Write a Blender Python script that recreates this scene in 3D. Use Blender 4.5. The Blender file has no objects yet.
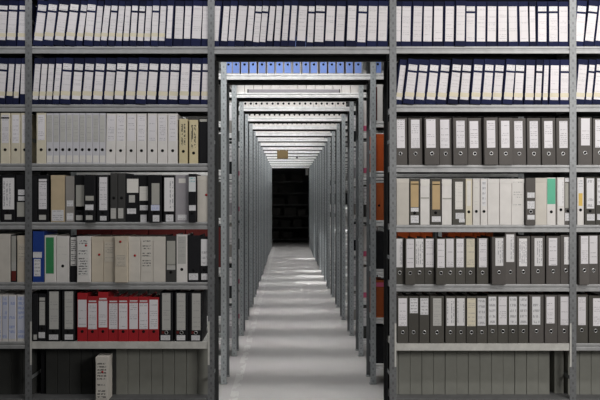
import bpy, bmesh, math, random
from mathutils import Matrix, Vector
random.seed(7)
C = bpy.context.scene.collection
SC = bpy.context.scene
# ------------------------------------------------------------------ frame of reference
S = 150.0                 # pixels per metre in the front plane of the first rack
Y0 = 4.84                 # distance of that plane
VX, VY, EYE = 287.3, 199.0, 1.503
F = S * Y0
PITCH = 1.05              # rack to rack
DEPTH = 0.30              # rack depth
def X(px): return (px - VX) / S
def Z(py): return EYE + (VY - py) / S

# ------------------------------------------------------------------ materials
MATS = {}
def nt(name):
    m = bpy.data.materials.new(name); m.use_nodes = True
    return m, m.node_tree, m.node_tree.nodes['Principled BSDF']
def node(t, typ, **kw):
    n = t.nodes.new(typ)
    for k, v in kw.items(): setattr(n, k, v)
    return n
def math_n(t, op, a, b=None, c=None):
    n = node(t, 'ShaderNodeMath', operation=op)
    for i, v in enumerate((a, b, c)):
        if v is None: continue
        if isinstance(v, (int, float)): n.inputs[i].default_value = v
        else: t.links.new(v, n.inputs[i])
    return n.outputs[0]
def mix_col(t, fac, a, b):
    n = node(t, 'ShaderNodeMix', data_type='RGBA')
    if isinstance(fac, (int, float)): n.inputs[0].default_value = fac
    else: t.links.new(fac, n.inputs[0])
    for i, v in ((6, a), (7, b)):
        if isinstance(v, tuple): n.inputs[i].default_value = (*v, 1)
        else: t.links.new(v, n.inputs[i])
    return n.outputs[2]
def noise(t, scale, vec=None, detail=3):
    n = node(t, 'ShaderNodeTexNoise'); n.inputs['Scale'].default_value = scale; n.inputs['Detail'].default_value = detail
    if vec is not None: t.links.new(vec, n.inputs['Vector'])
    return n.outputs['Fac']
def coord(t, which='Object'): return node(t, 'ShaderNodeTexCoord').outputs[which]
def rand_shift(t, vec):
    oi = node(t, 'ShaderNodeObjectInfo')
    v = node(t, 'ShaderNodeVectorMath', operation='ADD')
    t.links.new(vec, v.inputs[0])
    cx = node(t, 'ShaderNodeCombineXYZ')
    for i in range(3): t.links.new(math_n(t, 'MULTIPLY', oi.outputs['Random'], 13.7 + 9 * i), cx.inputs[i])
    t.links.new(cx.outputs[0], v.inputs[1])
    return v.outputs[0]
def basic(name, col, rough=.6, metal=0., var=.12, scale=14, per_object=.0):
    m, t, b = nt(name)
    f = noise(t, scale, rand_shift(t, coord(t)))
    lo = tuple(c * (1 - var) for c in col); hi = tuple(min(1, c * (1 + var)) for c in col)
    out = mix_col(t, f, lo, hi)
    if per_object:
        hs = node(t, 'ShaderNodeHueSaturation')
        oi = node(t, 'ShaderNodeObjectInfo')
        t.links.new(math_n(t, 'MULTIPLY_ADD', oi.outputs['Random'], per_object, 1 - per_object / 2), hs.inputs['Value'])
        t.links.new(out, hs.inputs['Color']); out = hs.outputs[0]
    t.links.new(out, b.inputs['Base Color'])
    b.inputs['Roughness'].default_value = rough; b.inputs['Metallic'].default_value = metal
    if rough > .55: b.inputs['Specular IOR Level'].default_value = .2
    MATS[name] = m
    return m
def paper(name, col, ink=(.25, .24, .26), rows=16, strength=.35, thick=.45, run=9., vertical=False, keep=.5, gridlines=False):
    """a sheet of paper with lines of illegible writing, laid out in the sheet's own UVs"""
    m, t, b = nt(name)
    uv = node(t, 'ShaderNodeUVMap').outputs[0]
    sep = node(t, 'ShaderNodeSeparateXYZ'); t.links.new(uv, sep.inputs[0])
    u, v = sep.outputs[0], sep.outputs[1]
    if vertical: u, v = v, u
    oi = node(t, 'ShaderNodeObjectInfo'); rnd = math_n(t, 'MULTIPLY', oi.outputs['Random'], 57.)
    vr = math_n(t, 'MULTIPLY', v, float(rows))
    row = math_n(t, 'FLOOR', vr); fr = math_n(t, 'FRACT', vr)
    inrow = math_n(t, 'LESS_THAN', math_n(t, 'ABSOLUTE', math_n(t, 'SUBTRACT', fr, .5)), thick / 2)
    cb = node(t, 'ShaderNodeCombineXYZ')
    t.links.new(math_n(t, 'MULTIPLY', u, run), cb.inputs[0])
    t.links.new(math_n(t, 'ADD', math_n(t, 'MULTIPLY', row, 3.1), math_n(t, 'MULTIPLY', fr, 1.2)), cb.inputs[1])
    t.links.new(rnd, cb.inputs[2])
    mark = math_n(t, 'GREATER_THAN', noise(t, 1., cb.outputs[0], 2), .47)
    cr = node(t, 'ShaderNodeCombineXYZ'); t.links.new(math_n(t, 'MULTIPLY', row, 7.7), cr.inputs[0]); t.links.new(rnd, cr.inputs[1])
    wn = node(t, 'ShaderNodeTexWhiteNoise', noise_dimensions='2D'); t.links.new(cr.outputs[0], wn.inputs['Vector'])
    rowon = math_n(t, 'LESS_THAN', wn.outputs['Value'], keep)
    marg = math_n(t, 'LESS_THAN', math_n(t, 'ABSOLUTE', math_n(t, 'SUBTRACT', u, .5)), .40)
    fac = math_n(t, 'MULTIPLY', math_n(t, 'MULTIPLY', inrow, mark), math_n(t, 'MULTIPLY', rowon, marg))
    fac = math_n(t, 'MULTIPLY', fac, strength)
    if gridlines:
        g = None
        for p in (.30, .55, .72, .88):
            l = math_n(t, 'LESS_THAN', math_n(t, 'ABSOLUTE', math_n(t, 'SUBTRACT', sep.outputs[1], p)), .006)
            g = l if g is None else math_n(t, 'MAXIMUM', g, l)
        fac = math_n(t, 'MAXIMUM', fac, math_n(t, 'MULTIPLY', g, .22))
    base = mix_col(t, math_n(t, 'MULTIPLY', oi.outputs['Random'], 1.), tuple(c * .93 for c in col), tuple(min(1, c * 1.04) for c in col))
    t.links.new(mix_col(t, fac, base, ink), b.inputs['Base Color'])
    b.inputs['Roughness'].default_value = .75
    MATS[name] = m
    return m
def steel(name, col, rough=.45, metal=.35, holes=None):
    m, t, b = nt(name)
    oc = coord(t); f = noise(t, 22, rand_shift(t, oc), 5)
    c = mix_col(t, f, tuple(x * .72 for x in col), tuple(min(1, x * 1.22) for x in col))
    if holes:
        s = node(t, 'ShaderNodeSeparateXYZ'); t.links.new(oc, s.inputs[0])
        h = s.outputs[0] if holes == 'x' else math_n(t, 'SUBTRACT', s.outputs[1], .024)
        fz = math_n(t, 'MULTIPLY', math_n(t, 'SUBTRACT', math_n(t, 'FRACT', math_n(t, 'MULTIPLY', s.outputs[2], 1 / .05)), .5), .05)
        def hole(cx, cz, rx, rz):
            a = math_n(t, 'DIVIDE', math_n(t, 'SUBTRACT', h, cx), rx); d = math_n(t, 'DIVIDE', math_n(t, 'SUBTRACT', fz, cz), rz)
            return math_n(t, 'LESS_THAN', math_n(t, 'ADD', math_n(t, 'MULTIPLY', a, a), math_n(t, 'MULTIPLY', d, d)), 1.)
        k = math_n(t, 'MAXIMUM', hole(0, 0, .0065, .010), math_n(t, 'MAXIMUM', hole(-.014, .025, .0035, .006), hole(.014, -.0249, .0035, .006)))
        c = mix_col(t, math_n(t, 'MULTIPLY', k, .4), c, (.04, .04, .042))
    t.links.new(c, b.inputs['Base Color'])
    b.inputs['Roughness'].default_value = rough; b.inputs['Metallic'].default_value = metal
    MATS[name] = m
    return m

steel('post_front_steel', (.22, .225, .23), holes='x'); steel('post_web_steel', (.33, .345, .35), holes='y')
steel('shade_shelf_steel', (.13, .13, .13), rough=.7, metal=0); steel('shelf_steel', (.40, .40, .40), rough=.5, metal=.2); steel('lit_shelf_steel', (.80, .80, .79), rough=.55, metal=.0); steel('under_shade_steel', (.05, .05, .05), rough=.8, metal=0); steel('post_lit_steel', (.43, .46, .47), rough=.5, metal=.1, holes='x'); steel('rear_web_shade_steel', (.15, .16, .165), rough=.6, metal=.1, holes='y'); steel('web_shade_steel', (.035, .036, .037), rough=.7, metal=0, holes='y'); steel('pale_shelf_steel', (.60, .59, .55), rough=.6, metal=.0)  # lit copies paled, shaded and web copies darkened: light and shade in the colour
basic('navy', (.010, .0135, .046), .8, per_object=.8); basic('grey_board', (.115, .105, .098), .7, per_object=.25)
basic('olive_board', (.085, .080, .070), .7, per_object=.25); basic('black_board', (.014, .014, .016), .6, per_object=.4)
basic('dark_board', (.055, .054, .052), .7, per_object=.3)
basic('white_board', (.74, .71, .68), .65, per_object=.08); basic('cream_board', (.72, .66, .52), .65, per_object=.10)
basic('yellow_board', (.66, .57, .36), .7, per_object=.08); basic('pale_carton', (.64, .60, .54), .8, per_object=.12)
basic('tan_carton', (.56, .45, .30), .8, per_object=.08); basic('beige_carton', (.60, .53, .43), .8, per_object=.10)
basic('mauve_board', (.36, .34, .36), .7); basic('taupe_board', (.30, .28, .26), .7)
basic('red_board', (.40, .016, .022), .5, per_object=.1); basic('blue_board', (.014, .05, .26), .5); basic('pale_blue', (.20, .31, .70), .5, per_object=.15)
basic('orange_carton', (.62, .11, .025), .7, per_object=.2); basic('rust_carton', (.42, .10, .03), .7, per_object=.2); basic('dark_red', (.13, .022, .02), .7, per_object=.3)
basic('sage_board', (.27, .27, .24), .75, per_object=.06); basic('slate_board', (.055, .056, .053), .75, per_object=.06)
basic('page_block', (.62, .60, .56), .9); basic('hole_black', (.008, .008, .008), .9); basic('metal_ring', (.62, .62, .62), .3, .8)
basic('red_dot', (.45, .03, .03), .6); basic('green_sheet', (.05, .26, .10), .6); basic('mint_sheet', (.14, .50, .33), .6)
basic('lilac_sheet', (.60, .59, .62), .6); basic('yellow_patch', (.72, .50, .14), .6); basic('tan_sheet', (.55, .40, .22), .7)
basic('grey_sheet', (.42, .41, .37), .7); basic('cloth_tape', (.75, .68, .52), .7); basic('brown_card', (.20, .145, .07), .8)
basic('pink_sheet', (.62, .12, .22), .6); basic('shade_box', (.045, .043, .04), .8, per_object=.5)  # last colour is darkened to stand in for shade
paper('label', (.80, .76, .77), rows=18, strength=.30, gridlines=True, keep=.35)
paper('label_head', (.84, .81, .81), rows=3, strength=.45, keep=.9, run=12)
paper('label_print', (.80, .77, .79), rows=14, strength=.55, keep=.5, thick=.4)
paper('label_hand', (.80, .78, .78), ink=(.10, .10, .14), rows=4, strength=.5, vertical=True, run=18, thick=.5, keep=.65)
paper('label_cream', (.70, .64, .50), rows=14, strength=.5)
paper('label_dim', (.52, .51, .48), rows=16, strength=.45)
paper('label_pale', (.76, .75, .76), rows=5, strength=.6, keep=.8)
paper('label_bluish', (.66, .68, .80), ink=(.20, .30, .62), rows=9, strength=.6, keep=.7, thick=.6)
paper('label_blank', (.78, .75, .70), rows=9, strength=.15, keep=.3)
paper('label_teal', (.72, .74, .74), ink=(.10, .42, .45), rows=5, strength=.8, keep=.5)
paper('writing_pale', (.66, .62, .56), ink=(.05, .05, .05), rows=13, strength=.85, keep=.75, thick=.5, run=11)
paper('writing_white', (.76, .74, .71), ink=(.05, .05, .06), rows=14, strength=.85, keep=.8, thick=.5, run=10)
paper('writing_faint', (.62, .56, .47), ink=(.14, .12, .10), rows=12, strength=.6, keep=.45, thick=.4, run=11)
paper('note_white', (.74, .71, .68), ink=(.2, .2, .2), rows=10, strength=.6, keep=.4, thick=.35, run=10)
paper('writing_vertical', (.66, .57, .36), ink=(.05, .05, .04), rows=2, strength=.9, vertical=True, keep=1.0, thick=.6, run=14)

# concrete floor with worn pale track
m, t, b = nt('concrete_floor')
oc = coord(t); s = node(t, 'ShaderNodeSeparateXYZ'); t.links.new(oc, s.inputs[0])
n1 = noise(t, 1.6, oc, 6); n2 = noise(t, 30, oc, 4)
c = mix_col(t, n1, (.235, .227, .220), (.31, .30, .29))
c = mix_col(t, math_n(t, 'MULTIPLY', n2, .22), c, (.20, .195, .19))
d = math_n(t, 'ABSOLUTE', math_n(t, 'ADD', s.outputs[0], .405))
mp = node(t, 'ShaderNodeMapping'); mp.inputs['Scale'].default_value = (6, 2.2, 1); t.links.new(oc, mp.inputs[0])
worn = math_n(t, 'MULTIPLY', math_n(t, 'LESS_THAN', d, .032), math_n(t, 'GREATER_THAN', noise(t, 2.5, mp.outputs[0], 4), .47))
c = mix_col(t, math_n(t, 'MULTIPLY', worn, .32), c, (.48, .475, .465))
t.links.new(c, b.inputs['Base Color']); b.inputs['Roughness'].default_value = .5
MATS['concrete_floor'] = m
basic('ceiling_paint', (.55, .55, .54), .9); basic('wall_paint', (.10, .10, .10), .9)

# ------------------------------------------------------------------ mesh helpers
class MB:
    """collects boxes and discs into ONE mesh object"""
    def __init__(s): s.bm = bmesh.new(); s.uv = s.bm.loops.layers.uv.new('UVMap'); s.mats = []
    def mi(s, name):
        if name not in s.mats: s.mats.append(name)
        return s.mats.index(name)
    def box(s, x0, x1, y0, y1, z0, z1, mat, bev=0, seg=2, edges=None):
        r = bmesh.ops.create_cube(s.bm, size=1, matrix=Matrix.Translation(((x0+x1)/2, (y0+y1)/2, (z0+z1)/2)) @ Matrix.Diagonal((x1-x0, y1-y0, z1-z0, 1)))
        vs = r['verts']; fs = set(f for v in vs for f in v.link_faces); k = s.mi(mat)
        for f in fs:
            f.material_index = k
            for l in f.loops:
                l[s.uv].uv = ((l.vert.co.x - x0) / (x1 - x0), (l.vert.co.z - z0) / (z1 - z0))
        if bev:
            es = set(e for v in vs for e in v.link_edges)
            if edges: es = [e for e in es if edges(e)]
            r = bmesh.ops.bevel(s.bm, geom=list(es), offset=bev, segments=seg, affect='EDGES', profile=.5)
            for f in r['faces']: f.material_index = k
        return s
    def disc(s, x, y0, y1, z, rad, mat, inner=None, n=20):
        k = s.mi(mat)
        def ringv(r, y): return [s.bm.verts.new((x + r*math.cos(2*math.pi*i/n), y, z + r*math.sin(2*math.pi*i/n))) for i in range(n)]
        if inner is None:
            a = ringv(rad, y0); bb = ringv(rad, y1)
            fs = [s.bm.faces.new(a)] + [s.bm.faces.new((a[i], bb[i], bb[(i+1) % n], a[(i+1) % n])) for i in range(n)]
        else:
            a = ringv(rad, y1); bb = ringv((rad+inner)/2, y0); c_ = ringv(inner, y1)
            fs = []
            for p, q in ((a, bb), (bb, c_)): fs += [s.bm.faces.new((p[i], q[i], q[(i+1) % n], p[(i+1) % n])) for i in range(n)]
        for f in fs: f.material_index = k; f.smooth = True
        return s
    def extrude_profile(s, pts, x0, x1, mat):
        """closed (y,z) outline swept along x"""
        k = s.mi(mat)
        a = [s.bm.verts.new((x0, y, z)) for y, z in pts]; bb = [s.bm.verts.new((x1, y, z)) for y, z in pts]
        n = len(pts); fs = [s.bm.faces.new(a), s.bm.faces.new(bb)]
        for i in range(n): fs.append(s.bm.faces.new((a[i], a[(i+1) % n], bb[(i+1) % n], bb[i])))
        for f in fs: f.material_index = k
        return s
    def mesh(s, name):
        bmesh.ops.recalc_face_normals(s.bm, faces=s.bm.faces)
        me = bpy.data.meshes.new(name); s.bm.to_mesh(me); s.bm.free()
        for k in s.mats: me.materials.append(MATS[k])
        return me
def link(name, me, parent=None, loc=(0, 0, 0)):
    o = bpy.data.objects.new(name, me); C.objects.link(o); o.location = loc
    if parent: o.parent = parent
    return o
LABELS = set()
def tag(o, label, cat, group=None, shared=False):
    n = len(label.replace(',', ' ').split())
    if not 4 <= n <= 16: print('LABELLEN', n, label)
    if label in LABELS: print('DUP', label)
    LABELS.add(label)
    o['label'] = label; o['category'] = cat
    if group: o['group'] = group
    return o
def empty(name, loc):
    o = bpy.data.objects.new(name, None); C.objects.link(o); o.location = loc; o.empty_display_size = .05
    return o
ORD = 'zeroth first second third fourth fifth sixth seventh eighth ninth tenth eleventh twelfth thirteenth fourteenth fifteenth sixteenth seventeenth eighteenth nineteenth twentieth twenty-first twenty-second twenty-third twenty-fourth'.split()

# ------------------------------------------------------------------ setting
def structure(name, x0, x1, y0, y1, z0, z1, mat):
    o = link(name, MB().box(x0, x1, y0, y1, z0, z1, mat).mesh(name)); o['kind'] = 'structure'; return o
LASTY = Y0 + 17 * PITCH
structure('floor', -6, 6, -1.5, LASTY + 7, -.1, 0, 'concrete_floor')
structure('ceiling', -6, 6, -1.5, LASTY + 7, 3.6, 3.7, 'ceiling_paint')
structure('wall_back', -6, 6, LASTY + 6.9, LASTY + 7, 0, 3.6, 'wall_paint')
structure('wall_left', -6.1, -6, -1.5, LASTY + 7, 0, 3.6, 'wall_paint')
structure('wall_right', 6, 6.1, -1.5, LASTY + 7, 0, 3.6, 'wall_paint')

# ------------------------------------------------------------------ racks
POSTPX = [-153.5, 28.5, 211.1, 393.0, 573.0, 755.0]
PX = [X(p) for p in POSTPX]
FL, FLT, WEB = .0225, .0022, .040
TOP = 2.99
def make_post_mesh(back=False, fm='post_front_steel', wm='web_shade_steel'):
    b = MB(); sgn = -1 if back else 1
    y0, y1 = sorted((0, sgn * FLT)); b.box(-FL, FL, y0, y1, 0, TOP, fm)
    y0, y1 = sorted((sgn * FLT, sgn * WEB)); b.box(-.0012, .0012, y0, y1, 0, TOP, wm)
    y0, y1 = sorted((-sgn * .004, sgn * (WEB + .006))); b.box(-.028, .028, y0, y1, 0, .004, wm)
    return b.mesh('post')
POST_F, POST_B = make_post_mesh(), make_post_mesh(True, 'web_shade_steel')  # webs and back posts blackened to paint in their shade
POST_FL, POST_BL = make_post_mesh(False, 'post_lit_steel', 'rear_web_shade_steel'), make_post_mesh(True, 'rear_web_shade_steel', 'rear_web_shade_steel')  # rear racks: fronts paled as if lit, webs and back posts darkened as painted shade
BRACE = MB().box(-.0012, .0012, WEB - .012, DEPTH - WEB + .012, -.012, .012, 'post_web_steel').mesh('cross_brace')
SHELF_CACHE = {}
def shelf_mesh(w, pale=False, lit=False, shaded=False):
    k = (round(w, 4), pale, lit, shaded)
    if k in SHELF_CACHE: return SHELF_CACHE[k]
    mat = 'pale_shelf_steel' if pale else 'lit_shelf_steel' if lit else 'shade_shelf_steel' if shaded else 'shelf_steel'  # rear racks paled, bottom shelf darkened: painted light and shade
    b = MB(); h = .047; x0, x1 = -w/2 + .002, w/2 - .002
    if pale: front = [(.0005, 0), (.0005, -h), (.014, -h), (.014, -h + .002), (.0025, -h + .002), (.0025, -.002)]
    else: front = [(.0025, 0), (.0008, -.003), (.0008, -.014), (.0070, -.018), (.0070, -.023), (.0005, -.028), (.0005, -h), (.016, -h), (.016, -h + .002), (.0035, -h + .002), (.0035, -.030), (.0100, -.025), (.0100, -.016), (.0040, -.011), (.0040, -.002)]
    back = [(DEPTH - y, z) for y, z in reversed(front)]
    # one continuous tray outline: front lip, deck, back lip
    pts = front[:-1] + [front[-1]] + [(DEPTH - front[-1][0], front[-1][1])] + [(DEPTH - y, z) for y, z in list(reversed(front))[1:]]
    b.extrude_profile(pts, x0, x1, mat)
    for sx in (x0, x1 - .0015): b.box(sx, sx + .0015, .006, DEPTH - .006, -.040, -.0015, mat)
    bmesh.ops.recalc_face_normals(b.bm, faces=b.bm.faces); u = b.mi('under_shade_steel')
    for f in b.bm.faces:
        if (f.normal.z < -.9 and f.calc_center_median().z > -.02) or (f.normal.y < -.5 and f.calc_center_median().y > DEPTH / 2): f.material_index = u  # underside and inner back lip darkened: shade put into the colour
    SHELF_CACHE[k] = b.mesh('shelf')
    return SHELF_CACHE[k]
BRACKET = MB().box(-.006, .006, -.0022, -.0004, -.155, .135, 'pale_shelf_steel', .0006).mesh('shelf_bracket')

# lip-top heights per bay (pixels in the front plane)
LEFT = [-13, 46.2, 104.4, 163.4, 222.2, 282.3, 341.7, 399.4]
RIGHT = [-13, 46.2, 104.6, 165.0, 225.0, 284.4, 343.6, 399.4]
def levels(bay): return LEFT if bay <= 1 else ([-13, 46.5] if bay == 2 else RIGHT)
OFF = lambda k: [0, -.008, 0, .004, -.004, .003][k % 6] if k else 0
def rack(k, posts, bays):
    r = empty('shelving_rack', (0, Y0 + k * PITCH, 0))
    dx = OFF(k)
    for i in posts:
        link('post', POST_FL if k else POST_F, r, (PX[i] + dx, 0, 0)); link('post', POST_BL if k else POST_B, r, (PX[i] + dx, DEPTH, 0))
        for z in (.30, 1.10, 1.90, 2.70): link('cross_brace', BRACE, r, (PX[i] + dx, 0, z))
    for bay in bays:
        w = PX[bay+1] - PX[bay]; cx = (PX[bay+1] + PX[bay]) / 2 + dx
        for li, py in enumerate(levels(bay)):
            pale = (li == 6 and bay in (1, 3) and k == 0)
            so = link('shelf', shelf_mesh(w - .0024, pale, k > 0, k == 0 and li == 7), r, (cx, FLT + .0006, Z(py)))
            if pale:
                so['label'] = 'pale painted shelf with end brackets'
                for sg in (-1, 1):
                    br = link('shelf_bracket', BRACKET, so, (sg * (w/2 - .016), -.003, 0))
    return r
back_name = lambda k: ORD[k + 1]
tag(rack(0, range(6), range(5)), 'front galvanised steel shelving rack holding the labelled binders on both sides', 'shelving rack', 'steel shelving racks')
for k in range(1, 18):
    nm = 'last' if k == 17 else back_name(k)
    tag(rack(k, range(1, 5), (1, 2, 3)), f'galvanised steel shelving rack framing the passage, {nm} rack back from the front', 'shelving rack', 'steel shelving racks')

# ------------------------------------------------------------------ binders and boxes
MESHES = {}
def cached(key, fn):
    if key not in MESHES: MESHES[key] = fn()
    return MESHES[key]
def q(v): return round(v, 3)
def case_mesh(w, h, d, mat):
    def f():
        b = MB()
        vert = lambda e: abs(e.verts[0].co.z - e.verts[1].co.z) > h * .5 and e.verts[0].co.y < .001
        b.box(-w/2, w/2, 0, .006, 0, h, mat, .0028, 2, vert)
        b.box(-w/2, -w/2 + .0026, .0061, d, 0, h, mat); b.box(w/2 - .0026, w/2, .0061, d, 0, h, mat)
        return b.mesh('case')
    return cached(('case', w, h, d, mat), f)
def pages_mesh(w, h, d):
    return cached(('pages', w, h, d), lambda: MB().box(-w/2 + .004, w/2 - .004, .02, d - .012, .003, h - .016, 'page_block').mesh('pages'))
def carton_mesh(w, h, d, mat):
    return cached(('carton', w, h, d, mat), lambda: MB().box(-w/2, w/2, 0, d, 0, h, mat, .0022, 2).mesh('carton'))
def flap_mesh(w, h, d, mat):
    return cached(('flap', w, h, d, mat), lambda: MB().box(-w/2 - .0008, w/2 + .0008, -.0008, d, h - .030, h + .001, mat, .001, 1).mesh('lid_flap'))
def patch_mesh(x0, x1, z0, z1, mat, lift):
    return cached(('patch', x0, x1, z0, z1, mat, lift), lambda: MB().box(x0, x1, -.0006 - lift, .0002 - lift, z0, z1, mat).mesh('spine_label'))
def ring_mesh(kind):
    def f():
        b = MB()
        b.disc(0, -.0004, .0006, 0, .0098, 'hole_black')
        if kind == 'metal': b.disc(0, -.0022, 0, 0, .0125, 'metal_ring', .0085)
        return b.mesh('finger_ring')
    return cached(('ring', kind), f)
def item(cx, W, tilt, ytop, ybot, body, parts, ring=None, fwd=0., shape='binder', dep=.283, plane_y=None, xs=None, scale=S):
    """cx, W, tilt, ytop: pixels in the front plane; parts: (name, dx0, dx1, y0, y1, material)"""
    h = q((ybot - ytop) / S); w = q(W / S)
    ang = math.atan2(tilt, ybot - ytop)
    y = (Y0 + .0065 + random.uniform(0, .006) - fwd) if plane_y is None else plane_y
    z = Z(ybot) + w/2 * abs(math.sin(ang)) + .0004
    root = empty('archive_box' if shape == 'carton' else 'binder', (X(cx - tilt/2), y, z))
    root.rotation_euler = (0, ang, 0)
    if shape == 'carton':
        link('carton', carton_mesh(w, h, dep, body), root); link('lid_flap', flap_mesh(w, h, dep, body), root)
    else:
        link('cover', case_mesh(w, h, dep, body), root); link('pages', pages_mesh(w, h, dep), root)
    for i, (nm, x0, x1, y0, y1, mat) in enumerate(parts):
        lim = W/2 - .25
        x0, x1 = max(x0, -lim), min(x1, lim)
        if x1 - x0 < .4: continue
        z0, z1 = q((ybot - y1) / S), q((ybot - y0) / S)
        lift = .0005 if nm in ('tape_band', 'sticker', 'red_dot') else 0.
        if shape == 'carton': lift += .0012
        if nm == 'red_dot':
            link('red_dot', cached('dot', lambda: MB().disc(0, -.0006, .0002, 0, .008, 'red_dot').mesh('red_dot')), root, ((x0 + x1) / 2 / S, -lift, (z0 + z1) / 2)); continue
        link(nm, patch_mesh(q(x0 / S), q(x1 / S), z0, z1, mat, lift), root)
    if ring:
        yr, kind = ring[0], ring[1]; rx = ring[2] if len(ring) > 2 else 0
        link('finger_ring' if kind == 'metal' else 'finger_hole', ring_mesh(kind), root, (rx / S, -.0007, (ybot - yr) / S))
    return root

LOOK = {}
def fix(lst, lo, hi):
    """trim widths so that leaning neighbours never cross one another or a post"""
    lst.sort(key=lambda d: d['cx'])
    for d in lst: d['cx0'] = d['cx']
    for d in lst:
        W, tl = d['W'], d['tilt']
        need_l = lo + .45 - (d['cx'] - W/2 - abs(tl)/2); need_r = (d['cx'] + W/2 + abs(tl)/2) - (hi - .45)
        if need_l > 0: d['W'] -= need_l; d['cx'] += need_l / 2
        if need_r > 0: d['W'] -= need_r; d['cx'] -= need_r / 2
    for a, b in zip(lst, lst[1:]):
        gap = min(b['cx'] - b['tilt']/2 - a['cx'] + a['tilt']/2, b['cx'] + b['tilt']/2 - a['cx'] - a['tilt']/2) - .22 - abs(a['tilt']-b['tilt'])*.05
        half = (a['W'] + b['W']) / 2
        if half > gap:
            ov = half - gap
            for d, sg in ((a, -1), (b, 1)):
                cut = min(ov / 2, d['W'] * .4)
                d['W'] -= cut; d['cx'] += sg * cut / 2
    return lst
def B(look, cx, W, body, parts, tilt=0, ytop=None, ring=None, fwd=0, shape='binder', yb=None, dep=.283):
    return dict(look=look, cx=cx, W=W, body=body, parts=parts, tilt=tilt, ytop=ytop, ring=ring, fwd=fwd, shape=shape, yb=yb, dep=dep)
BAYN = ['far left bay', 'left bay', 'over the passage', 'right bay', 'far right bay']
SHN = ['', 'top', 'second', 'third', 'fourth', 'fifth', 'sixth', 'bottom']
def place(bay, sh, lst, group, cat='binder'):
    ybot = levels(bay)[sh]
    lst = fix(lst, POSTPX[bay], POSTPX[bay+1])
    n = len(lst)
    for i, d in enumerate(lst):
        sh_x = d['cx0'] - d['cx']
        if min(d['cx'] - d['W']/2 - POSTPX[bay], POSTPX[bay+1] - d['cx'] - d['W']/2) - abs(d['tilt'])/2 < 3.8 and d['fwd'] > 0: d['fwd'] = 0
        parts = [(p[0], p[1] + sh_x, p[2] + sh_x, *p[3:]) for p in d['parts']]
        o = item(d['cx'], d['W'], d['tilt'], d['ytop'], d['yb'] or ybot, d['body'], parts, d['ring'], d['fwd'], d['shape'], d['dep'])
        if d['shape'] == 'carton': c = 'box'
        else: c = cat
        where = {0: f"{ORD[n-i]} past the left bay, {SHN[sh]} shelf", 1: f"{ORD[n-i]} leftward from the passage, {SHN[sh]} shelf", 2: f"{ORD[i+1]} from the left post, over the passage",
                 3: f"{ORD[i+1]} rightward from the passage, {SHN[sh]} shelf", 4: f"{ORD[i+1]} past the right bay, {SHN[sh]} shelf"}[bay]
        tag(o, f"{d['look']}, {where}", c, group)

# --- kinds
def navy(cx, lw, tilt, head, main, tape=None, gap=True, top=5.5, ytop=.4, fwd=0):
    W = lw + 2.0; h = lw / 2 - .25; tilt *= 1.28
    if gap: ps = [('spine_label', -h, h, top, head, 'label_head'), ('spine_label', -h, h, head + 2.1, main, 'label')]
    else: ps = [('spine_label', -h, h, top, main, 'label')]
    look = 'navy binder, white label'
    if tape: ps.append(('tape_band', -h - .3, h + .3, tape[0], tape[1], 'cloth_tape')); look += ', yellow tape'
    if tilt >= 3: look = 'leaning ' + look
    return B(look, cx, W, 'navy', ps, tilt, ytop, None, fwd)
def rf(p=.22): return random.choice((.010, .013, .008)) if random.random() < p else 0
# TOP SHELF
T = (33.2, 36.8)
place(0, 1, [navy(1.5, 9, 2.5, 9.6, 40, T), navy(11.8, 8.6, 2.5, 9.6, 40, T), navy(22, 8, 2, 9.6, 40, T)], 'navy binders on the top shelf')
L = [(39.8,8.7,4.3,1),(50.7,8.7,4.5,1),(61.5,9,4.8,1),(72.5,8.7,4.6,1),(81.5,6.2,4.7,1),(90.2,8.5,3.5,1),(98.3,6,3.3,0),(105.8,6.2,4,0),(113.1,6.2,3.4,1),(120,6,3.2,0),
     (126.8,5.7,2.6,0),(134,6,2.3,1),(141,6,2.3,1),(148,6,2.3,0),(155.3,6.5,1.8,1),(162.3,6,2,0),(169.6,5.6,2,0),(178.7,8.5,1.6,0),(187.5,6.7,1.8,0),(197,9.3,2,0),(206,8.2,1.5,0)]
place(1, 1, [navy(c, w, t, 10.8, 40.6 if i < 16 else 38.5, T if i < 16 else None, g, 5 if i < 6 else 6, .4, rf()) for i, (c, w, t, g) in enumerate(L)], 'navy binders on the top shelf')
L = [(216.3,6.5,2.5,0),(225.3,6.2,2.7,0),(232.4,6.3,2.7,0),(241.5,8.5,3.3,0),(250.3,6.3,3,0),(257.5,6.2,3,1),(264,6,3.2,1),(271.2,5.7,3.2,0),(278.3,6,2.5,0),(285.8,5.8,2.6,0),(293.3,5.8,2.5,0),
     (302.2,8.7,2.3,0),(311,6.2,1.8,1),(319.8,9,1.6,1),(330.3,8.7,1.8,0),(340.6,9,1.8,0),(351.6,8.5,1.5,0),(362.3,8.5,1.7,1),(372.6,8.9,1.3,0),(383,9,1,0)]
place(2, 1, [navy(c, w, t, 11.3, 40.8 if not g else 42, None, g, 6, .6, rf(.35) if 8 < i < 18 or i < 1 else 0) for i, (c, w, t, g) in enumerate(L)], 'navy binders on the top shelf')
L = [(397.5,7.5,.8,0),(406.6,9,.8,0),(417.7,8.8,1,0),(428.2,8.8,.8,0),(438.5,9,.6,0),(449.9,8.8,.6,0),(460.4,9,.6,0),(471,8.8,.4,1),(481.6,8.9,.4,0),(492.2,8.9,.4,0),(503,9,0,0),(513.5,8.8,-.5,0),
     (524.5,8.8,-.8,0),(533,5.8,-.5,0),(542.8,8.8,0,1),(553.8,8.8,-.3,1),(564.1,8.9,0,0)]
place(3, 1, [navy(c, w, t, 11, 41.3, None, g, 6.2, 1.0, rf(.25) if i else 0) for i, (c, w, t, g) in enumerate(L)], 'navy binders on the top shelf')
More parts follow.
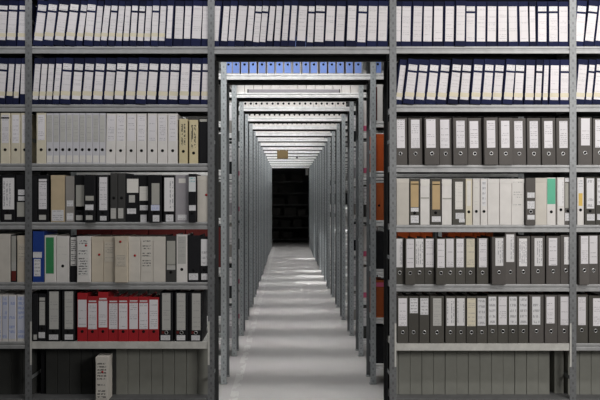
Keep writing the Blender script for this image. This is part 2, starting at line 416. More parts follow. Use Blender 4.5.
place(4, 1, [navy(581.3, 8.8, 3, 11.5, 41.3, None, 1, 6), navy(592, 8.8, 4.2, 11.5, 41.3, None, 1, 6), navy(602.6, 8.8, 4, 11.5, 41.3, None, 0, 6)], 'navy binders on the top shelf')
# SECOND SHELF
T = (91.6, 95.8)
place(0, 2, [navy(1, 9, 3, 69.5, 98, T, 1, 64, 58), navy(10, 5.5, 2.5, 69, 94, T, 0, 64, 58), navy(16.7, 5, 2.5, 69, 98, T, 0, 64, 58), navy(23, 5.5, 1.5, 69, 94, None, 0, 64, 58)], 'navy binders on the second shelf')
L = [(36.2,6,2.7,0),(43.2,5.8,2.7,0),(50.1,5.8,2.6,0),(57.6,6,3.2,0),(66.5,9,2.8,1),(77.1,8.8,3,1),(88,8.8,3.2,1),(98.8,8.8,3,1),(109.7,9,3.2,1),(120.4,8.8,3,1),(131.5,8.8,3,1),(142.5,8.8,3,1),
     (152.6,8.8,3,1),(163.7,8.8,2.3,1),(174,8.8,2.3,1),(184.9,8.8,1.8,0),(195.7,8.8,1.8,1),(205.6,7.5,1.5,1)]
place(1, 2, [navy(c, w, t, 70, 99.6, T, g, 64, 58, rf(.15)) for c, w, t, g in L], 'navy binders on the second shelf')
L = [(401.3,5.8,4.3,0),(411,9,4.3,1),(422.2,8.5,3.8,1),(433,8.7,3.8,1),(444,8.6,3.8,1),(455,8.6,3.8,1),(466,8.6,3,1),(477,8.6,3,1),(488.1,8.6,2.8,1),(499,8.6,3,1),(509.5,8.6,3,1),(519.8,8.6,2.2,1),
     (530.4,8.5,1.5,0),(539.2,6,1.8,1),(546.4,4.8,1.5,0),(555,8.7,.8,0),(565,8.2,.5,1)]
place(3, 2, [navy(c, w, t, 71, 100, (93, 97.2), g, 65.3, 59.6, .014 if i in (1, 5, 7, 8, 10) else 0) for i, (c, w, t, g) in enumerate(L)], 'navy binders on the second shelf')
place(4, 2, [navy(582, 8.6, 3, 70.5, 99.5, (93, 97.2), 0, 65, 59.6), navy(591, 5.8, 3.5, 71, 100, (93, 97.2), 1, 65, 59.6), navy(600, 8.6, 3.4, 71, 100, (93, 97.2), 1, 65, 59.6)], 'navy binders on the second shelf')
# THIRD SHELF
def white(cx, W, ytop, yl, yr, look='white binder with dark finger hole', body='white_board', lab='label_print', extra=(), tilt=0, m=1.3):
    return B(look, cx, W, body, [('spine_label', -W/2 + m, W/2 - m, ytop + 2, yl, lab)] + list(extra), tilt, ytop, (yr, 'hole'))
place(0, 3, [white(4.6, 9.8, 112.8, 143, 149.6, 'cream binder with black stripe', 'cream_board', extra=[('stripe', -4, 4, 117, 118.6, 'hole_black')]), white(15, 9.6, 112.8, 143, 149.6, 'cream binder with finger hole', 'cream_board'),
             white(24.2, 7.6, 112.8, 143, 149.6, 'cream binder beside the post', 'cream_board')], 'pale binders on the third shelf')
L = [white(40.6, 9.6, 112.6, 140, 149.6, 'wide cream binder with finger hole', 'cream_board')]
L += [white(c, 6.4, 113, 142, 149.6, 'narrow whitish binder with finger hole', 'lilac_sheet', 'label_dim', [('spine_label', -2.6, 2.6, 155.5, 162.5, 'label_blank')], m=.7) for c in (49, 55.6, 62.4, 69, 75.5, 82, 88.8, 95.4, 101.9)]
L += [white(c, w, 113.4, 141, 150.6, 'wide white binder with finger hole', 'white_board', 'label_print', (), t) for c, w, t in ((110.6,9.8,.8),(120.4,9.8,.6),(130.9,9.8,.4),(141.2,9.8,.2),(152,9.4,.3),(162.2,9.8,0),(172.4,9.6,0))]
L += [B('yellowish binder with bold vertical handwriting', 183.1, 8.4, 'yellow_board', [('spine_label', -2.6, 2.6, 121, 148, 'writing_vertical')], 0, 118.7, (151.3, 'hole')),
      B('yellowish binder with thin vertical handwriting', 193.4, 8.8, 'yellow_board', [('spine_label', -2.8, 2.8, 122, 151, 'writing_vertical')], 0, 119.7, (153, 'hole')),
      B('black binder with pale top strip', 203.3, 8.4, 'black_board', [('spine_label', -3.8, 3.8, 119, 121.6, 'grey_sheet')], 0, 118, None)]
place(1, 3, L, 'pale binders on the third shelf')
def grey(cx, W, l0, l1, y0, y1, yr, ytop, body='grey_board', lab='label_print', tilt=0, fwd=0, look='grey lever arch binder with white label', tint=None):
    return B(look, cx, W, body, [('spine_label', l0 - cx, l1 - cx, y0, y1, lab)], tilt, ytop, (yr, 'metal'), fwd)
L = []
for i, (c, w, l0, l1, tl, fw) in enumerate([(400.5,13.6,397,405.1,-.4,0),(415.7,13.8,411.4,420.1,-.4,0),(431.5,14.4,426,435.2,-.5,.022),(445.9,12.6,440.7,449.8,-.5,0),(460,14.2,455.9,464.5,-.5,.022),(475,13.8,470,478.8,-.6,0),
        (490.2,13.6,486,494.4,-.6,.03),(505.3,13.6,500.8,509.2,-.6,.02),(519.6,13.6,515,523.2,-.6,0),(534.2,13.6,530.2,538.4,-.5,0),(549,13.8,544.6,553,-.5,0),(563.4,13.4,559.8,568,-.5,0)]):
    L.append(grey(c, w, l0, l1, 119.5 if i < 4 else 121, 148, 153.7, 118, 'grey_board', 'label_print', tl, fw))
place(3, 3, L, 'grey lever arch binders on the third shelf')
place(4, 3, [grey(585.8, 14, 581.8, 590.6, 118.2, 145.4, 152.8, 117.3), grey(600.6, 14, 596, 605, 119.5, 147.5, 152.8, 118.3)], 'grey lever arch binders on the third shelf')
# FOURTH SHELF
def kb(cx, W, patches, look, ytop=175, body='black_board', ring=None, fwd=0, tilt=0):
    return B(look, cx, W, body, [('spine_label' if len(p) == 5 else p[5], p[0] - cx, p[1] - cx, p[2], p[3], p[4]) for p in patches], tilt, ytop, ring, fwd)
place(0, 4, [kb(7.3, 14.6, [(2.4, 13.7, 178, 209.4, 'label_hand'), (4.2, 11, 214.5, 219.6, 'label_dim')], 'black binder with handwritten white label', ring=(212, 'hole')),
             kb(20.8, 11, [(17.5, 24, 189.6, 195, 'label_pale'), (17.5, 24, 196.2, 200.8, 'label_pale'), (16.4, 24, 202.2, 216.8, 'grey_sheet')], 'black binder with grey stickers')], 'dark binders on the fourth shelf')
L = [kb(33.6, 5.6, [], 'plain thin black binder', 176), kb(42.3, 11.4, [(38.2, 46.2, 179, 209.2, 'label_print'), (38.6, 45.4, 215, 220, 'label_dim'), (38.2, 46.2, 181.4, 182.2, 'hole_black', 'stripe')], 'black binder with tall white label'),
     B('tan archive box with white base label', 57.3, 13.6, 'tan_carton', [('spine_label', -6, 6, 210, 221, 'label_pale')], 0, 175.4, None, 0, 'carton'),
     kb(69.4, 9, [(66.4, 72.8, 200.5, 206.5, 'label_pale'), (66.4, 72.8, 213, 220.6, 'label_pale')], 'taupe box with two white stickers', 176, 'taupe_board'),
     kb(79.5, 10.6, [(75.8, 83.8, 185.2, 210, 'grey_sheet'), (75.8, 82.2, 215.3, 220.2, 'label_dim'), (75.8, 83.8, 206.5, 210, 'label_pale')], 'black binder with grey label', ring=(212.5, 'hole')),
     kb(90.3, 10.4, [(86.4, 94.6, 196, 200.6, 'grey_sheet'), (86.2, 94.4, 204.7, 210, 'label_pale'), (86.8, 93.4, 215.3, 219.8, 'label_dim')], 'black binder with three small labels', ring=(212.5, 'hole'), fwd=.03),
     kb(102.3, 11.8, [(98.8, 106.8, 177, 210.2, 'label_print'), (99.6, 106, 216, 220.6, 'label_pale')], 'black binder with long white label', ring=(212.6, 'hole')),
     kb(113.5, 7, [(110.3, 115.6, 208.3, 218.8, 'label_dim')], 'narrow charcoal binder with low label', 173, 'dark_board', (198, 'hole')),
     kb(121.3, 7.4, [(117.6, 123, 208.3, 218.4, 'label_dim')], 'narrow charcoal binder with low label', 173, 'dark_board', (198, 'hole')),
     kb(131.7, 13.4, [(126.6, 138.2, 178.8, 192.8, 'label_blank'), (128.6, 134.6, 195.2, 202.6, 'label_dim'), (126.8, 135.6, 208.6, 214, 'label_pale')], 'wide black binder with square cream label'),
     kb(143.2, 9.4, [(139.4, 147.8, 186.5, 200.8, 'label_blank'), (139.6, 147.6, 205.2, 210.3, 'label_pale'), (140.2, 146.4, 214.8, 222, 'label_pale')], 'black binder with three pale labels'),
     kb(155, 13, [(152, 159.8, 183.4, 204.6, 'grey_sheet'), (151.4, 160, 204.9, 210.6, 'label_bluish'), (153.2, 159.6, 215.2, 221.6, 'label_pale')], 'black binder with greyish cream label', ring=(212.6, 'hole'), fwd=.025),
     kb(168.7, 11.4, [(164, 173.6, 177.6, 211.4, 'label_hand'), (165.6, 173, 214.7, 221.8, 'label_pale')], 'black binder with scribbled white label', ring=(212.8, 'hole')),
     kb(182, 13.6, [(177.4, 186.6, 214.7, 220.3, 'label_pale'), (178.5, 185.5, 178.5, 183, 'label_blank')], 'mauve grey box with small labels', 175, 'mauve_board'),
     kb(192.6, 7.6, [(189.2, 196.2, 177, 191.8, 'label_teal'), (189.5, 196.3, 205.2, 210.6, 'label_pale')], 'black binder with teal marked label', 174, ring=(213, 'hole'), fwd=.03),
     B('cream archive box with red dot', 202.6, 11, 'pale_carton', [('red_dot', 2, 5, 193.4, 196.6, 'red_dot')], 0, 176, None, 0, 'carton')]
place(1, 4, L, 'mixed files on the fourth shelf')
def car(cx, W, ytop, body, look, patches=(), fwd=0, yb=None):
    return B(look, cx, W, body, [(p[0], p[1] - cx, p[2] - cx, p[3], p[4], p[5]) for p in patches], 0, ytop, None, fwd, 'carton', yb)
L = [car(403, 12.4, 178.8, 'pale_carton', 'cream archive box beside the post'),
     kb(414.9, 10, [(411, 418.8, 181.3, 207.2, 'tan_sheet'), (411.2, 418.8, 207.8, 211.8, 'label_pale'), (411, 419, 215.6, 223, 'label_pale'), (411.4, 418.6, 183.6, 184.6, 'grey_sheet', 'stripe')], 'dark binder with tan label', 178.5, 'olive_board', (213, 'hole')),
     car(425.2, 9.3, 179.3, 'white_board', 'whitish box with paper band', [('spine_label', 421, 429.6, 180, 186, 'label_blank'), ('stripe', 421, 429.4, 197.4, 198.6, 'grey_sheet')]),
     kb(435.9, 10.8, [(432.6, 440.2, 181.5, 209.6, 'tan_sheet'), (432.2, 441, 216.5, 222, 'label_pale'), (432.8, 440, 184, 185, 'grey_sheet', 'stripe')], 'dark binder with tan label', 178.3, 'olive_board', (212.8, 'hole')),
     car(447, 9.8, 179.3, 'white_board', 'whitish box with paper band', [('spine_label', 442.6, 451.4, 180, 186, 'label_blank'), ('stripe', 442.6, 451.6, 198, 199.2, 'grey_sheet')]),
     kb(459.2, 12.8, [(455.6, 463.2, 181.8, 209.4, 'label_blank'), (456, 464.6, 213, 219, 'label_pale'), (459.5, 465, 219, 222.4, 'label_pale')], 'dark binder with cream label', 178.3, 'olive_board'),
     white(469.2, 6.4, 178.8, 206, 211.9, 'slim cream binder with finger hole', 'cream_board', 'label_blank'), white(476.7, 7, 178.8, 206, 211.5, 'slim white binder with finger hole', 'white_board', 'label_blank'),
     white(484.4, 6.8, 178.8, 206, 211.5, 'slim white binder with printed label', 'white_board', 'label_pale'),
     car(494, 11.6, 179, 'white_board', 'plain whitish archive box'), car(506, 11.6, 179, 'white_board', 'plain whitish archive box'),
     car(518.4, 12.6, 179, 'white_board', 'whitish archive box with pencil notes', [('spine_label', 513, 523.8, 181, 206, 'note_white')]),
     kb(530.2, 9.6, [(526.8, 534, 192.6, 197.8, 'label_pale'), (526.8, 534, 201.2, 208.8, 'label_pale'), (526.8, 534, 215, 219.6, 'label_pale')], 'grey binder with three white labels', 178, 'grey_board', (211.6, 'metal'), .022),
     car(541.3, 12, 178, 'pale_carton', 'cream archive box beside green binder'),
     B('green topped binder with white base', 551.8, 8.8, 'white_board', [('spine_label', -4.1, 4.1, 178.5, 204.2, 'mint_sheet')], 0, 177.6, (211.9, 'hole')),
     white(561.3, 7.2, 177.5, 206, 209.8, 'slim white binder with written label', 'white_board', 'label_hand', m=.9),
     kb(568.3, 6.6, [(565.6, 571, 178, 182, 'label_pale'), (565.6, 569, 183, 208, 'grey_sheet'), (565.6, 571, 213, 221, 'label_pale')], 'narrow grey binder beside the post', 177.5, 'grey_board', (211, 'hole'))]
place(3, 4, L, 'mixed files on the fourth shelf')
place(4, 4, [white(581, 6.6, 177.5, 193, 210, 'slim white binder with yellow patch', 'white_board', 'label_pale', [('spine_label', -2, 2, 193.3, 206, 'yellow_patch')], m=.8),
             kb(590.5, 10.8, [(587, 594.6, 178.4, 208.6, 'label_pale'), (587.4, 595, 214, 220.6, 'label_pale')], 'dark binder with long white label', 177, 'olive_board', (211, 'hole')),
             kb(600.5, 8, [(598, 604, 178.4, 205, 'label_pale'), (598, 604, 214, 220, 'label_pale')], 'dark binder with white label', 177, 'olive_board')], 'mixed files on the fourth shelf')
# FIFTH SHELF
place(0, 5, [car(3.2, 13, 234.3, 'pale_carton', 'pale grey archive box'), kb(13.2, 5.4, [(10.9, 15.4, 236, 262, 'grey_sheet'), (10.9, 15.4, 262, 271, 'label_dim'), (10.9, 15.4, 271.2, 281, 'dark_red')], 'thin dark file with red base', 235),
             car(21.4, 9.8, 236, 'beige_carton', 'beige archive box with faint writing', [('spine_label', 17.5, 25.5, 244, 262, 'writing_faint')])], 'mixed files on the fifth shelf')
def dot(x, y): return ('red_dot', x - 1.6, x + 1.6, y - 1.6, y + 1.6, 'red_dot')
L = [kb(37.8, 11.4, [(32.6, 41.2, 252.2, 258, 'label_pale'), (33.4, 40, 259.2, 276.5, 'label_pale')], 'bright blue binder with two labels', 231.4, 'blue_board'),
     kb(49.8, 11.4, [(45.4, 53.4, 237.4, 273.8, 'green_sheet'), (45.2, 53.6, 274.6, 280.4, 'label_blank')], 'white binder with green panel', 235.5, 'white_board'),
     white(62.3, 12.8, 236.2, 261, 266.2, 'wide white binder with finger hole', 'white_board', 'label_blank'),
     kb(73.2, 7, [(70.2, 76.2, 237.4, 266, 'writing_white')], 'black file with white upper half', 236),
     car(84.2, 13, 236.5, 'white_board', 'white box with dense handwriting', [('spine_label', 78.2, 89, 239.5, 275, 'writing_white'), dot(86.6, 245.4)], .025),
     car(97.2, 11.6, 237, 'beige_carton', 'beige archive box with red dot', [dot(99, 254.8)]),
     car(109, 11.4, 237, 'beige_carton', 'beige archive box with faint writing', [('spine_label', 104.2, 113.8, 242, 262, 'writing_faint')]),
     car(121.7, 12.4, 236.6, 'beige_carton', 'cream archive box with high red dot', [('spine_label', 116.4, 126.5, 255, 266, 'writing_faint'), dot(121, 241.6)], .025),
     car(134.1, 11.8, 237, 'pale_carton', 'pale archive box with red dot', [dot(134.7, 255.7)]),
     car(146.5, 12.4, 237, 'pale_carton', 'pale archive box covered with handwriting', [('spine_label', 141.2, 151.6, 240, 272, 'writing_pale')]),
     car(159, 12.3, 237, 'pale_carton', 'plain pale archive box'),
     kb(170.7, 10.2, [(166.6, 175, 241, 265.4, 'grey_sheet'), (166.6, 175, 264.8, 270, 'label_dim')], 'charcoal binder with grey label', 236, 'dark_board', (272.4, 'hole')),
     white(181.6, 10.8, 234.6, 264, 269.6, 'white binder with finger hole', 'white_board', 'label_dim'),
     kb(193.7, 12.4, [(188.6, 197.8, 273.6, 280.2, 'label_pale')], 'wide black binder with low label', 235.5, ring=(270.5, 'hole')),
     kb(204.2, 9, [(200.8, 208.2, 239.2, 266, 'label_pale'), (201.2, 208, 273.8, 280, 'label_pale')], 'black binder with white label', 236.4, ring=(269.6, 'hole'))]
place(1, 5, L, 'mixed files on the fifth shelf')
L = []
for i, (c, w, l0, l1) in enumerate([(400,9.4,396.6,402.8),(409.7,9.9,406,413.5),(419.8,9.9,415.8,423.6),(430,10,426,434),(440.4,10,436.8,444),(450.5,10,446.6,454),(460.7,10,456.8,464),(470.8,10,467,475),(483,11.6,479.4,487.2)]):
    L.append(grey(c, w, l0, l1, 239 if i < 8 else 238.6, 267.4, 272.8, 238.2, 'olive_board', ('label_hand' if i in (0, 2) else 'label_cream' if i == 7 else 'label_print'), 0, .03 if i in (1, 4) else 0,
                  'dark grey binder with cream label' if i == 7 else 'dark grey binder with white label'))
for c, w, l0, l1, y0, y1, yr, yt, lb, fw in [(498.2,14,494.6,502.4,238,265.6,272,236.8,'label_hand',.03),(511,10.8,506.8,514.8,234.6,262.2,272.2,232.3,'label_hand',0),(523.8,13.6,519.4,527.4,238.6,266.4,272,236.4,'label_hand',0),
        (538.5,13.8,535,543,238.2,266.2,271.4,236.3,'label_hand',0),(554,14.2,549.4,557.8,238.2,265.6,271.4,236.2,'label_print',0),(566.4,10.8,564.8,571.4,237.2,264.6,270.6,235.2,'label_hand',0)]:
    L.append(grey(c, w, l0, l1, y0, y1, yr, yt, 'grey_board', lb, 0, fw, 'taller grey binder with high label' if yt < 233 else 'grey lever arch binder with white label'))
place(3, 5, L, 'grey lever arch binders on the fifth shelf')
place(4, 5, [grey(583, 9.8, 579.6, 586.8, 236, 263.6, 270, 235.2, fwd=.03), grey(594, 10, 590, 597.8, 236, 263.8, 270.6, 235.2), grey(604.4, 10, 601, 608, 236, 263.8, 270.6, 235.2)], 'grey lever arch binders on the fifth shelf')
# SIXTH SHELF
place(0, 6, [B('slim binder with bluish patterned label', c, w, 'white_board', [('spine_label', -w/2 + .4, w/2 - .4, 296.5, 339, 'label_bluish')], 0, 295, None) for c, w in ((-1.6, 5.2), (4.5, 5.8), (11.7, 7.6), (20.6, 8.2))], 'bluish binders on the sixth shelf')
L = [kb(34.6, 5.4, [(33, 36.2, 335, 340, 'label_dim')], 'thin black binder with low label', 294), kb(41.8, 8, [(38.8, 44.4, 297.8, 301, 'label_dim'), (38.8, 44.4, 302, 325.4, 'label_dim'), (37.8, 44.4, 332.6, 338.4, 'label_pale')], 'slim black binder with grey label', 294, ring=(328.5, 'hole')),
     kb(53, 13, [(49, 58.2, 291.8, 329.4, 'label_dim'), (48.6, 57.8, 334.8, 340, 'label_pale')], 'wide black binder with grey label', 290.8, ring=(331.6, 'hole')),
     kb(67.8, 13, [(64.2, 72.8, 291.8, 329.4, 'label_dim'), (64.2, 72.6, 334.8, 340, 'label_pale')], 'wide black binder with grey label', 290.8, ring=(331.6, 'hole'))]
for c, yt, yl0, yl1, hd in [(81.8,293.2,300,327.4,0),(92.2,296.6,303.4,329.4,1),(102.5,292.4,301,327.8,1),(112.8,297,303.6,329.4,1),(122.9,297,303.4,329.4,1),(133.2,297,303.2,329.4,1),(143.3,297,303.2,329.4,1),(153.5,297.4,300,329.4,0)]:
    L.append(B('red binder with white label', c, 10.1, 'red_board', [('spine_label', -4.3, 4.3, yl0, yl1, 'label_print')] + ([('stripe', -3.8, 3.8, yl0 - 2.6, yl0 - 1.2, 'label_pale')] if hd else []), 0, yt, (331.8, 'hole')))
for c, w, l0, l1, s0, s1 in [(166,13.2,161.8,170.2,160.4,169.8),(181.3,13.8,176.5,185.2,176.5,185),(195.6,13.2,191.8,200.4,191.2,199.6)]:
    L.append(kb(c, w, [(l0, l1, 293.6, 330.4, 'label_dim'), (s0, s1, 335.6, 340.6, 'label_pale'), (l0 - .4, l0 + 2.2, 331.5, 334, 'dark_red')], 'black binder with long grey label', 292.6, ring=(333, 'metal')))
place(1, 6, L, 'red and black binders on the sixth shelf')
L = []
for c, w, l0, l1, y1, lb, lk in [(403,10.9,398.7,407.2,326.4,'label_print','white label'),(413.9,10,410.1,418.1,313.4,'label_pale','short white label'),(424.6,9.9,420.6,428.5,315,'label_pale','short white label'),(437.3,14,433.2,441.6,326,'label_dim','grey label'),
        (450.8,10.2,446.9,455,326,'label_hand','white label'),(461.4,9.9,457.4,465,326,'label_hand','white label'),(471.8,10.2,467.4,475.8,326.4,'label_cream','cream label'),(482.3,10.2,478,486,326,'label_pale','white label'),
        (493,10.2,489,496.6,325,'label_pale','white label'),(503.3,10,498.8,507,325,'label_print','white label'),(513.5,9.8,509.4,517.2,325,'label_pale','white label'),(523.8,10,519.8,527.8,325,'label_pale','white label'),
        (537,14.4,532.6,540.8,325,'label_pale','white label'),(551.5,12.6,546.8,555,323.6,'label_print','white label'),(565,13.4,561.2,569.2,325.4,'label_print','white label')]:
    L.append(grey(c, w, l0, l1, 298.4 if c < 490 else 297, y1, 332.6 if c < 490 else 331.4, 296.4 if c < 490 else 295.2, 'olive_board' if c < 530 else 'grey_board', lb, 0, 0, 'dark grey binder with ' + lk))
place(3, 6, L, 'grey lever arch binders on the sixth shelf')
place(4, 6, [grey(582.4, 12.4, 578.8, 586.4, 297.2, 325.4, 330.4, 295, 'olive_board'), grey(596.4, 13.6, 593.8, 601.4, 298.6, 326.4, 331, 296, 'olive_board')], 'grey lever arch binders on the sixth shelf')
# BOTTOM SHELF : plain grey backs pushed to the rear
def plain(c, body, look): return B(look, c, 11.7, body, [], 0, 348.2, None, -.115, dep=.15)
place(0, 7, [plain(c, 'slate_board', 'plain dark grey binder back') for c in (-2, 9.8, 21.6)], 'plain binders on the bottom shelf')
LB = [B('thin dark file added to fill the dark gap', 36, 5, 'black_board', [], 0, 350, None, -.13, dep=.14)] + [plain(45.6 + 12 * i, 'slate_board' if i < 6 else 'sage_board', 'plain dark grey binder back' if i < 6 else 'plain grey binder back') for i in range(14)]  # thin file is added so the empty gap stays dark
place(1, 7, LB, 'plain binders on the bottom shelf')
fo = item(103.2, 12.2, 0, 356, 399.4, 'pale_carton', [('spine_label', -5.6, 5.6, 358, 397, 'writing_pale'), ('red_dot', -.9, 2.3, 369, 372.2, 'red_dot')], None, .045, 'carton', .12)
tag(fo, 'pale box with handwriting and red dot standing forward on the bottom shelf', 'box')
place(3, 7, [plain(c, 'sage_board', 'plain grey binder back') for c in (407.5, 419.3, 431.2, 443.2, 455.2, 467, 479, 490.8, 502.8, 514.6, 526.6, 538.6, 550.5)] + [B('narrow plain grey binder back beside the passage post', 398.2, 6.4, 'sage_board', [], 0, 348.2, None, -.115, dep=.15), B('plain grey file set apart beside the post', 567.4, 9.4, 'sage_board', [], 0, 348.2, None, -.14, dep=.13)], 'plain binders on the bottom shelf')
place(4, 7, [plain(c, 'sage_board', 'plain grey binder back') for c in (581, 592.9, 604.8)], 'plain binders on the bottom shelf')

# ------------------------------------------------------------------ what stands on the racks behind
def at_row(k, Xc, w, h, z, body, name='binder', parts=(), ring=None, cat='binder', dep=.27, cartonish=False, fwd=0):
    o = empty(name, (Xc + OFF(k), Y0 + k * PITCH + .008 - fwd, z + .0006))
    w, h = q(w), q(h)
    if cartonish: link('carton', carton_mesh(w, h, dep, body), o); link('lid_flap', flap_mesh(w, h, dep, body), o)
    else: link('cover', case_mesh(w, h, dep, body), o); link('pages', pages_mesh(w, h, dep), o)
    for nm, x0, x1, z0, z1, mat in parts: link(nm, patch_mesh(q(x0), q(x1), q(z0), q(z1), mat, .0012 if cartonish else 0), o)
    if ring: link('finger_hole', ring_mesh('hole'), o, (0, -.0007, ring))
    return o
D1 = 1 + PITCH / Y0
for i, px in enumerate([229.4, 237, 245.5, 254, 263, 271.8, 280.5, 288.8, 297.5, 306.8, 315, 324.4, 333, 341.4, 350.5, 359.3]):
    o = at_row(1, (px - VX) * D1 / S, .060, .31, Z(46.5), 'mauve_board', parts=[('spine_label', -.026, .026, .006, .30, 'pale_blue')], ring=.076)
    tag(o, f'blue binder with black finger hole, {ORD[i+1]} from the left post, over the second passage frame', 'binder', 'blue binders over the passage')
far_mb = MB()
for k in range(2, 9):
    w = [0, 0, .085, .060, .062, .066, .072, .08, .09][k]
    x = PX[2] + .012; i = 0
    while x + w < PX[3] - .008:
        if k == 2:
            o = at_row(k, x + w/2, w - .004, .30, Z(46.5), 'white_board', fwd=-.04, dep=.24, parts=[('spine_label', -w/2 + .009, w/2 - .009, .09, .28, 'label_blank')])
            i += 1
            tag(o, f"white binder, {ORD[i]} from the left post, over the passage, third rack back", 'binder', 'binders over the passage on the third rack')
        else:   # the far ones, a few pixels each: one object
            cx = x + w/2 + OFF(k); y = Y0 + k * PITCH + .008; z = Z(46.5) + .0006; hw = w/2 - .002
            far_mb.box(cx - hw, cx + hw, y, y + .27, z, z + .30, 'white_board', .002, 1)
            far_mb.disc(cx, y - .0012, y + .001, z + .034, .0125, 'hole_black', n=10)
            far_mb.box(cx - hw + .008, cx + hw - .008, y - .001, y, z + .06, z + .28, 'label_blank')
        x += w
o = link('binder', far_mb.mesh('binder')); o['kind'] = 'stuff'
tag(o, 'many white binders standing over the passage on the farther racks', 'binders')
# second rack, right of the passage: seen through the gap beside the front post and above the front binders
nth = {}
def behind(k, bay, sh, Xc, w, h, body, look, **kw):
    cart = kw.pop('cart', True)
    o = at_row(k, Xc, w, h, Z(levels(bay)[sh]), body, 'archive_box' if cart else 'binder', cartonish=cart, **kw)
    key = (k, bay, sh); nth[key] = nth.get(key, 0) + 1
    side = 'right' if bay == 3 else 'left'
    tag(o, f"{look}, {ORD[nth[key]]} {side}ward from the passage, {SHN[sh]} shelf, {ORD[k+1]} rack back", 'box' if cart else 'binder', f'files on the {ORD[k+1]} rack back')
x0 = PX[3] + .004
for sh, w, body, look, kw in [
        (2, .075, 'white_board', 'white file box with red edge', dict(parts=[('spine_label', -.022, -.008, .01, .28, 'dark_red')])),
        (3, .09, 'orange_carton', 'orange file box', {}), (4, .09, 'rust_carton', 'rust orange file box', dict(ring=.12)),
        (5, .09, 'black_board', 'black file box', {}), (6, .09, 'rust_carton', 'red and rust file box', dict(parts=[('spine_label', -.042, .042, .25, .285, 'pink_sheet')])), (7, .09, 'black_board', 'black file box', {})]:
    behind(1, 3, sh, x0 + w/2, w, .30, body, look, **kw)
    xx = x0 + w + .004
    end = PX[4] - .006
    if sh == 5:
        for a, b_, col in ((.905, 1.19, 'orange_carton'), (1.32, 1.62, 'orange_carton'), (1.625, 1.70, 'rust_carton')):
            n = 1 if a > 1.6 else 3; ww = (b_ - a) / n
            for j in range(n): behind(1, 3, sh, a + ww * (j + .5), ww - .004, .325, col, 'orange file box')
    elif sh in (2, 6):
        n = 3; ww = (end - xx) / n
        for j in range(n): behind(1, 3, sh, xx + ww * (j + .5), ww - .006, .29, 'shade_box', 'dark archive carton added for shade')  # cartons added to keep the slits above the front files dark
end = PX[2] - .006
for sh in (2, 3, 4, 5, 6):
    n = 4; ww = (end - PX[1] - .012) / n
    for j in range(n - 1, -1, -1):
        if sh in (2, 3, 4) and j < n - 1: continue
        behind(1, 1, sh, PX[1] + .006 + ww * (j + .5), ww - .006, .325 if sh == 5 else .29, ('dark_red' if sh == 5 else 'shade_box'), 'dark red archive carton' if sh == 5 else 'dark archive carton added for shade')  # plain dark cartons are added so the slits stay dark
# slivers of the third and fourth racks beside the passage
for k in (2, 3):
    for sh in range(2, 8):
        cols = ['white_board', 'black_board', 'dark_board', 'mauve_board', 'white_board', 'taupe_board']
        for bay, sg in ((3, 1), (1, -1)):
            base = PX[3] + .004 if sg > 0 else PX[2] - .004
            for j in range(2 if bay == 3 and sh in (2, 5, 6) else 1):
                body = cols[(sh * 2 + j + k * 3 + (bay == 1)) % 6]
                nm = {'white_board': 'white', 'black_board': 'black', 'dark_board': 'charcoal', 'mauve_board': 'mauve grey', 'taupe_board': 'taupe'}[body]
                parts = [('spine_label', -.026, .026, .12, .29, 'label_pale')] if body != 'white_board' else [('spine_label', -.03, .03, .02, .07, 'pink_sheet')]
                behind(k, bay, sh, base + sg * (.04 + .08 * j), .076, .31, body, nm + ' file box', parts=parts)

o = at_row(1, (379.0 - VX) * D1 / S, .064, .31, Z(46.2), 'mauve_board', parts=[('spine_label', -.026, .026, .006, .30, 'pale_blue')], ring=.076)
tag(o, 'blue binder standing just right of the second passage frame', 'binder', 'blue binders over the passage')
bar = empty('metal_bar', (0, Y0 + 2 * PITCH + .006, Z(46.5) + .0006))
link('bar_body', MB().box(-.376, .50, 0, .03, 0, .033, 'mauve_board', .004, 2).mesh('bar_body'), bar)
for e in (-.376, .50): link('end_cap', MB().box(e - .006, e + .006, -.001, .031, -.0002, .034, 'dark_board', .002, 1).mesh('end_cap'), bar)
tag(bar, 'long grey bar lying on the shelf over the third passage frame', 'bar')

# ------------------------------------------------------------------ little things in the passage
def Drow(k): return 1 + k * PITCH / Y0
d = Drow(9) ; sx = (282.6 - VX) * d / S
so = empty('hanging_sign', (sx, Y0 + 9 * PITCH - .006, EYE + (VY - 158.6) * d / S))
link('card', MB().box(-.108, .108, -.003, 0, 0, .165, 'brown_card', .0012, 1).mesh('card'), so)
for s_ in (-1, 1): link('hook', MB().box(s_ * .07 - .004, s_ * .07 + .004, -.005, .006, .15, .185, 'metal_ring', .001, 1).mesh('hook'), so)
tag(so, 'small brown cardboard sign hanging from a shelf edge over the passage', 'sign')
d = Drow(12)
o = empty('shelf_clip', ((297 - VX) * d / S, Y0 + 12 * PITCH - .002, EYE + (VY - 157.8) * d / S))
link('clip_body', MB().box(-.022, .022, -.012, 0, -.025, .03, 'dark_board', .004, 2).mesh('clip_body'), o)
link('clip_tongue', MB().box(-.01, .01, -.018, -.012, -.03, .0, 'metal_ring', .002, 1).mesh('clip_tongue'), o)
tag(o, 'tiny dark clip on a shelf edge over the far passage', 'clip')
d = Drow(17)
o = empty('wall_box', ((307.2 - VX) * d / S, LASTY + DEPTH + .004, EYE + (VY - 174.8) * d / S))
link('box_body', MB().box(-.045, .045, 0, .05, 0, .20, 'lilac_sheet', .006, 2).mesh('box_body'), o)
link('box_lid', MB().box(-.038, .038, -.008, 0, .012, .188, 'white_board', .003, 1).mesh('box_lid'), o)
tag(o, 'small pale grey electrical box fixed high on the last passage post', 'box')

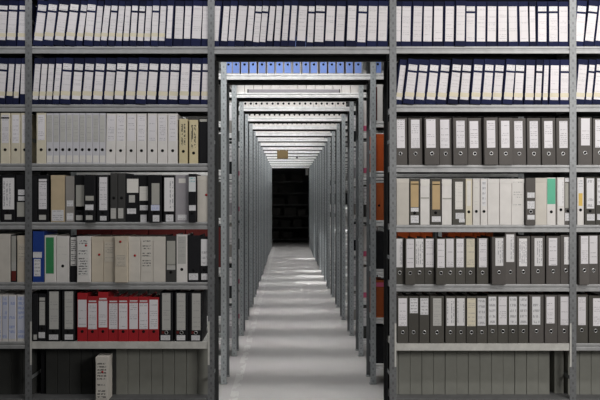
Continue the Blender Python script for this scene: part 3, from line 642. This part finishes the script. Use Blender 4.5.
# unlit rack closing the far end
fy = LASTY + 2.6
r = empty('shelving_rack', (0, fy, 0))
steel('far_shade_steel', (.07, .07, .068), .7, .0)  # rack steel darkened in place of the missing light
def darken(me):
    me = me.copy(); me.materials.clear(); me.materials.append(MATS['far_shade_steel']); me.materials.append(MATS['far_shade_steel']); return me
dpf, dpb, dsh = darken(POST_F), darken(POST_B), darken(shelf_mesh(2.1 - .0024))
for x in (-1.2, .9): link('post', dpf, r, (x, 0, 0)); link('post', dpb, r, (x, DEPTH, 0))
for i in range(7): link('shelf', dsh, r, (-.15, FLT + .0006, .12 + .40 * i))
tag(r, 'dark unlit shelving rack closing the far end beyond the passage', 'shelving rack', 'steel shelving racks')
bx = [(0, -.45, .30, .26), (0, .0, .34, .22), (1, -.50, .34, .28), (1, -.05, .30, .24), (1, .35, .28, .28), (2, -.40, .3, .26), (2, .10, .40, .28), (2, .5, .26, .22), (3, -.3, .40, .2), (3, .2, .34, .26), (4, -.5, .3, .27), (4, .0, .44, .24), (5, -.3, .5, .26), (5, .35, .4, .25)]
cnt = {}
for lv, x, w, h in bx:
    cnt[lv] = cnt.get(lv, 0) + 1
    o = empty('archive_box', (x, fy + .01, .12 + .40 * lv + .0008))
    link('carton', carton_mesh(w, h, .26, 'shade_box'), o); link('lid_flap', flap_mesh(w, h, .26, 'shade_box'), o)  # box colour darkened to paint in the unlit far end
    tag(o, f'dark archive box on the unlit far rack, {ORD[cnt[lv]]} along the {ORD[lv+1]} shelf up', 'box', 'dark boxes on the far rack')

# ------------------------------------------------------------------ light
def area(name, x, y, z, sx, sy, power, col=(1, 1, 1), rot=(0, 0, 0)):
    l = bpy.data.lights.new(name, 'AREA'); l.shape = 'RECTANGLE'; l.size = sx; l.size_y = sy; l.energy = power; l.color = col
    o = bpy.data.objects.new(name, l); C.objects.link(o); o.location = (x, y, z); o.rotation_euler = rot
    return o
R = math.radians
for k in range(0, 17):
    yc = Y0 + k * PITCH + DEPTH + (PITCH - DEPTH) / 2
    f = 1 if k < 15 else .8
    area('aisle_tube', -.2, yc, 2.98, 1.7, .06, 12 * f).data.spread = R(140)
    area('aisle_band_fill', -.1, yc, 3.02, 1.7, .05, 2.4 * f).data.spread = R(20)  # added narrow beam, not a separate fitting, to band the floor
for k in (7, 8, 9, 12):   # fittings out in the right-hand aisles, shining back towards the passage floor
    l = bpy.data.lights.new('aisle_spot', 'SPOT'); l.energy = 600; l.spot_size = R(14); l.spot_blend = .4; l.shadow_soft_size = .02
    o = bpy.data.objects.new('aisle_spot', l); C.objects.link(o)
    src = Vector((1.7, Y0 + (k + 1) * PITCH - .12, 2.5)); o.location = src
    o.rotation_euler = (Vector((.50, src.y, 0)) - src).to_track_quat('-Z', 'Y').to_euler()
area('front_light', 2.9, .9, 2.4, 1.6, 1.0, 75, (1, .98, .95), (R(72), 0, R(15)))  # added soft fill on the right, no tube there
area('front_light', 2.4, 3.4, 3.4, 2.2, .2, 36, (1, .975, .95), (R(34), 0, 0))
area('front_light', -1.2, 3.7, 3.4, 2.0, .2, 15, (.98, .985, 1), (R(30), 0, 0))
w = bpy.data.worlds.new('world'); SC.world = w; w.use_nodes = True
w.node_tree.nodes['Background'].inputs[0].default_value = (.9, .95, 1, 1); w.node_tree.nodes['Background'].inputs[1].default_value = .05

# ------------------------------------------------------------------ camera
cam = bpy.data.cameras.new('camera'); co = bpy.data.objects.new('camera', cam); C.objects.link(co)
co.location = (0, 0, EYE); co.rotation_euler = (R(90), 0, 0)
cam.sensor_width = 36; cam.lens = F / 600 * 36
cam.shift_x = (300 - VX) / 600; cam.shift_y = (VY - 200) / 600
cam.clip_end = 100; cam.clip_start = .05
SC.camera = co
SC.view_settings.view_transform = 'Standard'; SC.view_settings.look = 'None'
SC.cycles.max_bounces = 6; SC.cycles.diffuse_bounces = 4
